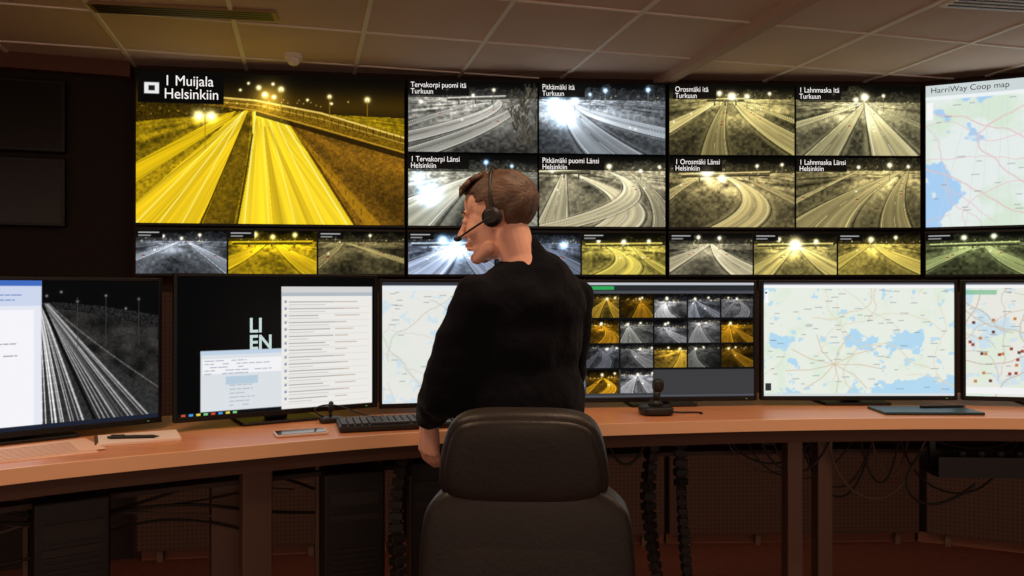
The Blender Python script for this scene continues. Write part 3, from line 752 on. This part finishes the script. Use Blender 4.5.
for k in range(14):
    x0 = .75+rng.uniform(0, .8); y0 = 2.9+rng.uniform(-.05, .12)
    d = rng.uniform(.05, .32); w_ = rng.uniform(.15, .5)
    tube('cable', [(x0, y0, 1.02), (x0+.02, y0, 1.0-d*.6), (x0+w_*.4, y0-.03, .97-d), (x0+w_*.8, y0, .98-d*.7), (x0+w_, y0, 1.02)], rng.choice((.003, .004)), rng.choice((Mcable, Mcable, Mcable2)), cab2)
for pts in ([(1.45, 2.8, .95), (1.35, 2.78, .86), (1.36, 2.76, .76), (1.5, 2.78, .74), (1.62, 2.8, .82)], [(.32, 2.7, 1.0), (.36, 2.7, .86), (.43, 2.7, .9), (.46, 2.7, 1.02)]):
    tube('cable', pts, .005, Mcable, cab2)
e = empty('power_strip_tray', T(1.78, 2.80, .86, -.05))
bm = bmesh.new(); box(bm, (0, 0, 0), (.62, .12, .012)); box(bm, (0, -.06, .03), (.62, .008, .07)); box(bm, (0, .06, .03), (.62, .008, .07))
for x in (-.28, .28): box(bm, (x, .05, .1), (.02, .01, .2))
obj('tray', bm, Mblack, e)
bm = bmesh.new(); box(bm, (0, 0, .03), (.5, .05, .045))
for k in range(7): bmesh.ops.create_cone(bm, cap_ends=True, segments=14, radius1=.018, radius2=.018, depth=.03, matrix=Matrix.Translation((-.2+k*.065, 0, .06)))
obj('sockets', bm, Mblack, e)

# ------------------------------------------------------------------ ceiling fittings
e = empty('ceiling_air_vent', T(-1.47, 3.60, CEIL, ca*.6))
bm = bmesh.new(); box(bm, (0, 0, -.006), (.80, .12, .012)); obj('vent_frame', bm, mat('vent_brass', rgb(150, 120, 80), .5), e)
bm = bmesh.new()
for k in range(4): box(bm, (0, -.042+k*.028, -.013), (.76, .014, .004))
obj('vent_slots', bm, Mblack, e)
e = empty('ceiling_air_vent', T(2.2, 3.5, CEIL, ca*.6))
bm = bmesh.new(); box(bm, (0, 0, -.006), (.60, .16, .012)); obj('vent_frame', bm, Mgrid, e)
bm = bmesh.new()
for k in range(4): box(bm, (0, -.055+k*.035, -.013), (.56, .010, .004))
obj('vent_slots', bm, Mblack, e)
e = empty('smoke_detector', T(-1.17, 4.28, CEIL))
bm = bmesh.new(); bmesh.ops.create_cone(bm, cap_ends=True, segments=24, radius1=.045, radius2=.055, depth=.025, matrix=Matrix.Translation((0, 0, -.0125))); ell(bm, (0, 0, -.03), (.035, .035, .03)); obj('detector_body', bm, Mgrid, e, smooth=True)

# ------------------------------------------------------------------ office chair
ch = empty('office_chair', T(.022, 1.50, 0, math.radians(-4)))
RX = Matrix.Rotation(math.radians(4), 3, 'X')
def wb(q):
    k = 1.0-.08*max(0, q.z)
    return Vector((q.x*k*(1-.05*q.z), q.y+.30*(q.x*q.x)*(1), q.z*(1-.03*q.x*q.x)))
bm = bmesh.new(); rbox(bm, (0, -.01, 1.188), (.312, .085, .182), p=4.6, cuts=16, warp=wb, M=RX); obj('headrest', bm, Mleather, ch, smooth=True)
bm = bmesh.new(); rbox(bm, (0, -.022, 1.186), (.292, .075, .162), p=5, cuts=12, warp=wb, M=RX); obj('headrest_shell', bm, Mleather, ch, smooth=True)
def wb2(q):
    k = 1-.06*q.z
    if q.z > .86: k *= 1-.10*(q.z-.86)/.14
    return Vector((q.x*k, q.y+.35*(q.x*q.x)-.25*(1-q.z*q.z), q.z))
bm = bmesh.new(); rbox(bm, (.006, .0, .805), (.415, .11, .665), p=8, cuts=22, warp=wb2); obj('backrest', bm, Mleather, ch, smooth=True)
bm = bmesh.new(); rbox(bm, (.006, -.016, .775), (.375, .09, .60), p=8, cuts=18, warp=wb2); obj('backrest_shell', bm, Mleather, ch, smooth=True)
bm = bmesh.new(); box(bm, (0, -.0, 1.10), (.08, .03, .12)); box(bm, (0, -.06, .55), (.07, .03, .3)); box(bm, (0, .1, .42), (.12, .4, .05)); obj('back_bracket', bm, Mblack, ch, bevel=.005)
bm = bmesh.new(); rbox(bm, (0, .215, .49), (.50, .44, .10), p=4, cuts=12, warp=lambda q: Vector((q.x, q.y, q.z+.15*q.x*q.x*(q.z > 0)))); obj('seat', bm, Mleather, ch, smooth=True)
bm = bmesh.new()
for s in (-1, 1):
    chain(bm, [(s*.2, .2, .44), (s*.285, .2, .46), (s*.295, .18, .68)], [.018, .018, .016], 10)
obj('arm_posts', bm, Mblack, ch, smooth=True)
bm = bmesh.new()
for s in (-1, 1): rbox(bm, (s*.295, .18, .70), (.085, .25, .035), p=4, cuts=6)
obj('arm_pads', bm, Mblack, ch, smooth=True)
bm = bmesh.new(); cone(bm, (0, .2, .12), (0, .2, .42), .03, .025); cone(bm, (0, .2, .08), (0, .2, .13), .05, .035)
for k in range(5):
    an = k*2*math.pi/5+.3; d = Vector((math.cos(an), math.sin(an), 0)); b0 = Vector((0, .2, .11))
    cone(bm, b0, b0+d*.31+Vector((0, 0, -.03)), .028, .016, 10)
    for s in (-1, 1):
        cc_ = b0+d*.31+Vector((-d.y, d.x, 0))*.018*s; cc_.z = .028
        cone(bm, cc_-Vector((-d.y, d.x, 0))*.009, cc_+Vector((-d.y, d.x, 0))*.009, .028, .028, 16)
    cone(bm, b0+d*.31+Vector((0, 0, -.03)), Vector(((b0+d*.31).x, (b0+d*.31).y, .03)), .01, .01, 8)
obj('star_base', bm, Mblack, ch, smooth=False)

# ------------------------------------------------------------------ the man
man = empty('standing_man', Matrix.Identity(4))
Fv = Vector((-.6, .8, 0)); Lv = Vector((-.8, -.6, 0))
RB = Matrix.Identity(4)
for j in range(3): RB[j][0] = -Lv[j]; RB[j][1] = Fv[j]
C = Vector((.035, 2.12, 0))
def bp(l, f, z): return C+Lv*l+Fv*f+Vector((0, 0, z))
bm = bmesh.new()
ell(bm, bp(0, 0, 1.38), (.178, .120, .180), RB); ell(bm, bp(-.01, -.03, 1.46), (.158, .10, .10), RB)
ell(bm, bp(0, 0, 1.20), (.182, .128, .19), RB); ell(bm, bp(0, .0, 1.03), (.186, .130, .15), RB)
cone(bm, bp(0, 0, .90), bp(0, 0, 1.0), .145, .145, 24)
chain(bm, [bp(-.13, -.01, 1.492), bp(-.05, -.03, 1.548), bp(0.02, -.03, 1.552), bp(.10, -.01, 1.50)], [.056, .056, .056, .056])
chain(bm, [bp(-.01, -.03, 1.52), bp(0.01, -.01, 1.592)], [.085, .058])
SL = Vector((-.085, 2.02, 1.478)); EL = Vector((-.176, 2.03, 1.235)); WL = Vector((-.232, 2.255, 1.148))
chain(bm, [bp(.09, -.0, 1.46), SL, SL.lerp(EL, .5)+Vector((-.010, 0, 0)), EL, EL.lerp(WL, .5), WL], [.072, .064, .060, .058, .052, .040])
chain(bm, [SL.lerp(EL, .5)+Vector((.05, 0.02, 0)), EL+Vector((.06, .02, -.02))], [.05, .05])
SR = bp(-.165, 0, 1.475); ER = Vector((.165, 2.36, 1.235)); WR = Vector((.07, 2.545, 1.135))
chain(bm, [bp(-.10, 0, 1.46), SR, SR.lerp(ER, .5), ER, ER.lerp(WR, .5), WR], [.072, .062, .056, .050, .046, .036])
o = obj('sweater', bm, Msweat, man, smooth=True); remesh(o, .010, 8)
tx = bpy.data.textures.new('folds', 'CLOUDS'); tx.noise_scale = .07
d = o.modifiers.new('folds', 'DISPLACE'); d.texture = tx; d.strength = .018; d.mid_level = .5
bm = bmesh.new()
ell(bm, bp(0, 0, .95), (.165, .115, .12), RB)
for s in (-1, 1):
    chain(bm, [bp(s*.085, 0, .90), bp(s*.10, .01, .50), bp(s*.11, -.01, .10)], [.088, .062, .048])
o = obj('trousers', bm, Mtrous, man, smooth=True); remesh(o, .012, 6)
bm = bmesh.new()
for s in (-1, 1):
    rbox(bm, bp(s*.11, .05, .045), (.10, .28, .09), p=3, cuts=8, warp=lambda q: Vector((q.x*(1-.15*abs(q.y)), q.y, q.z*(1-.25*max(0, q.y)))), M=RB.to_3x3())
obj('shoes', bm, Mblack, man, smooth=True)

# head
al = math.radians(15); til = math.radians(7)
f3 = Vector((-math.cos(al)*math.cos(til), math.sin(al)*math.cos(til), -math.sin(til)))
l3 = Vector((0, 0, 1)).cross(f3).normalized(); u3 = f3.cross(l3).normalized()
HMx = Matrix.Identity(4)
for j in range(3): HMx[j][0] = f3[j]; HMx[j][1] = l3[j]; HMx[j][2] = u3[j]
HMx.translation = Vector((-.035, 2.095, 1.688))
head = empty('head', HMx); head.parent = man
bm = bmesh.new()
ell(bm, (-.012, 0, .034), (.088, .071, .077)); ell(bm, (.030, 0, -.020), (.056, .057, .078)); ell(bm, (.052, 0, .042), (.034, .053, .045))
ell(bm, (.026, 0, -.072), (.052, .047, .034)); ell(bm, (.071, 0, -.097), (.018, .021, .016))
ell(bm, (.080, .022, .020), (.010, .022, .008)); ell(bm, (.080, -.022, .020), (.010, .022, .008))
chain(bm, [(.084, 0, .008), (.101, 0, -.018), (.110, 0, -.031)], [.008, .0088, .0095], 12)
for s in (-1, 1):
    ell(bm, (.097, s*.011, -.034), (.010, .007, .007)); ell(bm, (.058, s*.036, -.028), (.024, .021, .024))
    chain(bm, [(.02, s*.049, -.078), (.06, s*.025, -.098)], [.015, .013], 12)
    ell(bm, (-.008, s*.075, -.004), (.016, .007, .029)); ell(bm, (-.004, s*.073, -.03), (.009, .007, .01))
    ell(bm, (.078, s*.030, .000), (.012, .014, .010))
ell(bm, (.089, 0, -.058), (.010, .021, .0055)); ell(bm, (.086, 0, -.070), (.010, .018, .006)); ell(bm, (.078, 0, -.05), (.012, .024, .012))
chain(bm, [(-.028, 0, -.05), (-.040, 0, -.11), (-.048, 0, -.16)], [.052, .049, .056], 20)
o = obj('face_and_neck', bm, Mskin, head, smooth=True); remesh(o, .0032, 4)
bm = bmesh.new()
for s in (-1, 1): ell(bm, (.0815, s*.030, .001), (.0095, .0095, .0085))
obj('eyes', bm, mat('eye_white', rgb(215, 200, 190), .3), head, smooth=True)
bm = bmesh.new()
for s in (-1, 1):
    ell(bm, (.0905, s*.030, .0005), (.002, .004, .004))
    chain(bm, [(.090, s*.014, .021), (.088, s*.032, .025), (.076, s*.048, .020)], [.0025, .003, .002], 8)
obj('irises_and_eyebrows', bm, Mbrow, head, smooth=True)
bm = bmesh.new(); ell(bm, (.0945, 0, -.0635), (.004, .018, .0012)); obj('mouth_line', bm, mat('lip_line', rgb(120, 60, 48), .6), head, smooth=True)
bm = bmesh.new()
ell(bm, (-.016, 0, .041), (.096, .079, .084), u=90, v=60)
rr = random.Random(4)
dele = []
for v in bm.verts:
    x, y, z = v.co
    if x > .045: lim = .064+.10*(x-.06)
    elif x > .012: lim = .040
    elif x > -.03: lim = .008
    else: lim = -.066+max(0, (x+.05))*2
    if z < lim: dele.append(v)
bmesh.ops.delete(bm, geom=dele, context='VERTS')
for v in bm.verts:
    nrm = (v.co-Vector((-.014, 0, .03))).normalized()
    k = .0014*math.sin(v.co.y*260+v.co.x*30)+.001*math.sin(v.co.x*90+v.co.z*120)
    if v.co.x > .04: k += .006*(v.co.x-.04)/.04
    v.co += nrm*k
o = obj('hair', bm, Mhair, head, smooth=True)
s_ = o.modifiers.new('sol', 'SOLIDIFY'); s_.thickness = .014; s_.offset = -1
bm = bmesh.new()
for k in range(34):
    y = -.052+k*.0031
    chain(bm, [(.025, y*.9, .124-.25*abs(y)), (.052, y, .116-.3*abs(y)), (.076+rr.uniform(-.002, .002), y+.005, .096-.3*abs(y)), (.082+rr.uniform(-.003, .003), y+.008, .082-.3*abs(y)+rr.uniform(-.004, .002))], [.007, .007, .006, .002], 8)
obj('hair_fringe', bm, Mhair, head, smooth=True)
hs = empty('headset', HMx); hs.parent = man
bm = bmesh.new()
for s in (-1, 1):
    cone(bm, (-.006, s*.076, -.005), (-.006, s*.090, -.005), .026, .026, 28); cone(bm, (-.006, s*.090, -.005), (-.006, s*.098, -.005), .026, .017, 28)
obj('ear_cups', bm, Mblack, hs, smooth=False, bevel=.002)
pts = [(-.006, .087*math.cos(t), .0+.135*math.sin(t)) for t in np.linspace(.05, math.pi-.05, 15)]
tube('headband', pts, .0038, Mblack, hs)
tube('mic_boom', [(-.004, .097, -.008), (.03, .096, -.020), (.065, .081, -.034), (.100, .048, -.042)], .0026, Mblack, hs)
bm = bmesh.new(); ell(bm, (.104, .043, -.043), (.011, .007, .007)); obj('mic_capsule', bm, Mblack, hs, smooth=True)
bm = bmesh.new()
bmesh.ops.create_cone(bm, cap_ends=False, segments=40, radius1=.072, radius2=.058, depth=.034, matrix=Matrix.Translation(bp(.01, -.008, 1.592)) @ Matrix.Rotation(.15, 4, 'Y'))
o = obj('collar', bm, Msweat, man, smooth=True); s_ = o.modifiers.new('s', 'SOLIDIFY'); s_.thickness = .008

def hand(name, Wp, D, N, left, curl):
    D = Vector(D).normalized(); N = Vector(N).normalized(); N = (N-D*N.dot(D)).normalized()
    S = D.cross(N)*(1 if left else -1)
    bm = bmesh.new()
    offs = (-.030, -.010, .010, .028); lens = (.070, .078, .072, .056)
    for i, of in enumerate(offs):
        kb = Wp+D*(.088-.004*abs(i-1.2))+S*of
        chain(bm, [Wp+S*of*.55, Wp+D*.045+S*of*.85, kb], [.017, .0155, .0125], 12)
        d_ = D.copy(); p = kb; pts = [kb]
        for j, fr in enumerate((.45, .32, .23)):
            d_ = (Matrix.Rotation(curl*(.8+.15*j+.12*i), 3, D.cross(N)) @ d_)
            p = p+d_*lens[i]*fr; pts.append(p)
        chain(bm, pts, [.0108, .0096, .0088, .0076], 12)
    t0 = Wp+D*.02-S*.022+N*.006
    chain(bm, [t0, t0-S*.026+D*.026+N*.012, t0-S*.036+D*.054+N*.020, t0-S*.036+D*.078+N*.026], [.016, .0135, .011, .009], 12)
    o = obj(name, bm, Mskin, man, smooth=True); remesh(o, .0028, 3)
hand('left_hand', WL+Vector((-.002, .018, -.028)), (-.04, .20, -1), (.70, .71, 0), True, .42)
hand('right_hand', WR+Vector((-.01, .02, -.012)), (-.35, .93, -.22), (0, 0, -1), False, .12)

# ------------------------------------------------------------------ lights
w = bpy.data.worlds.new('room_ambient'); sc.world = w; w.use_nodes = True
w.node_tree.nodes['Background'].inputs[0].default_value = (1, .68, .51, 1); w.node_tree.nodes['Background'].inputs[1].default_value = .72
Mlamp = bpy.data.materials.new('lamp_diffuser'); Mlamp.use_nodes = True
pp = Mlamp.node_tree.nodes['Principled BSDF']; pp.inputs['Emission Color'].default_value = (1, .7, .45, 1); pp.inputs['Emission Strength'].default_value = 1.5
for (x, y, W) in ((-1.1, 1.6, 13), (.5, 1.9, 12), (1.9, 2.0, 13), (0, -.8, 14)):
    e = empty('ceiling_downlight', T(x, y, CEIL, ca))
    bm = bmesh.new(); box(bm, (0, 0, -.008), (.6, .3, .016)); obj('luminaire_frame', bm, Mgrid, e)
    bm = bmesh.new(); box(bm, (0, 0, -.018), (.56, .26, .004)); obj('diffuser', bm, Mlamp, e)
    l = bpy.data.lights.new('lamp', 'AREA'); l.shape = 'RECTANGLE'; l.size = .56; l.size_y = .26; l.energy = W; l.color = (1, .68, .44)
    lo = bpy.data.objects.new('lamp', l); COL.objects.link(lo); lo.parent = e; lo.location = (0, 0, -.03)

cam = bpy.data.cameras.new('camera'); cam.lens = 28.125; cam.sensor_width = 36
co = bpy.data.objects.new('camera', cam); COL.objects.link(co)
co.location = (0, 0, 1.5); co.rotation_euler = (math.radians(90+.14), 0, 0)
sc.camera = co
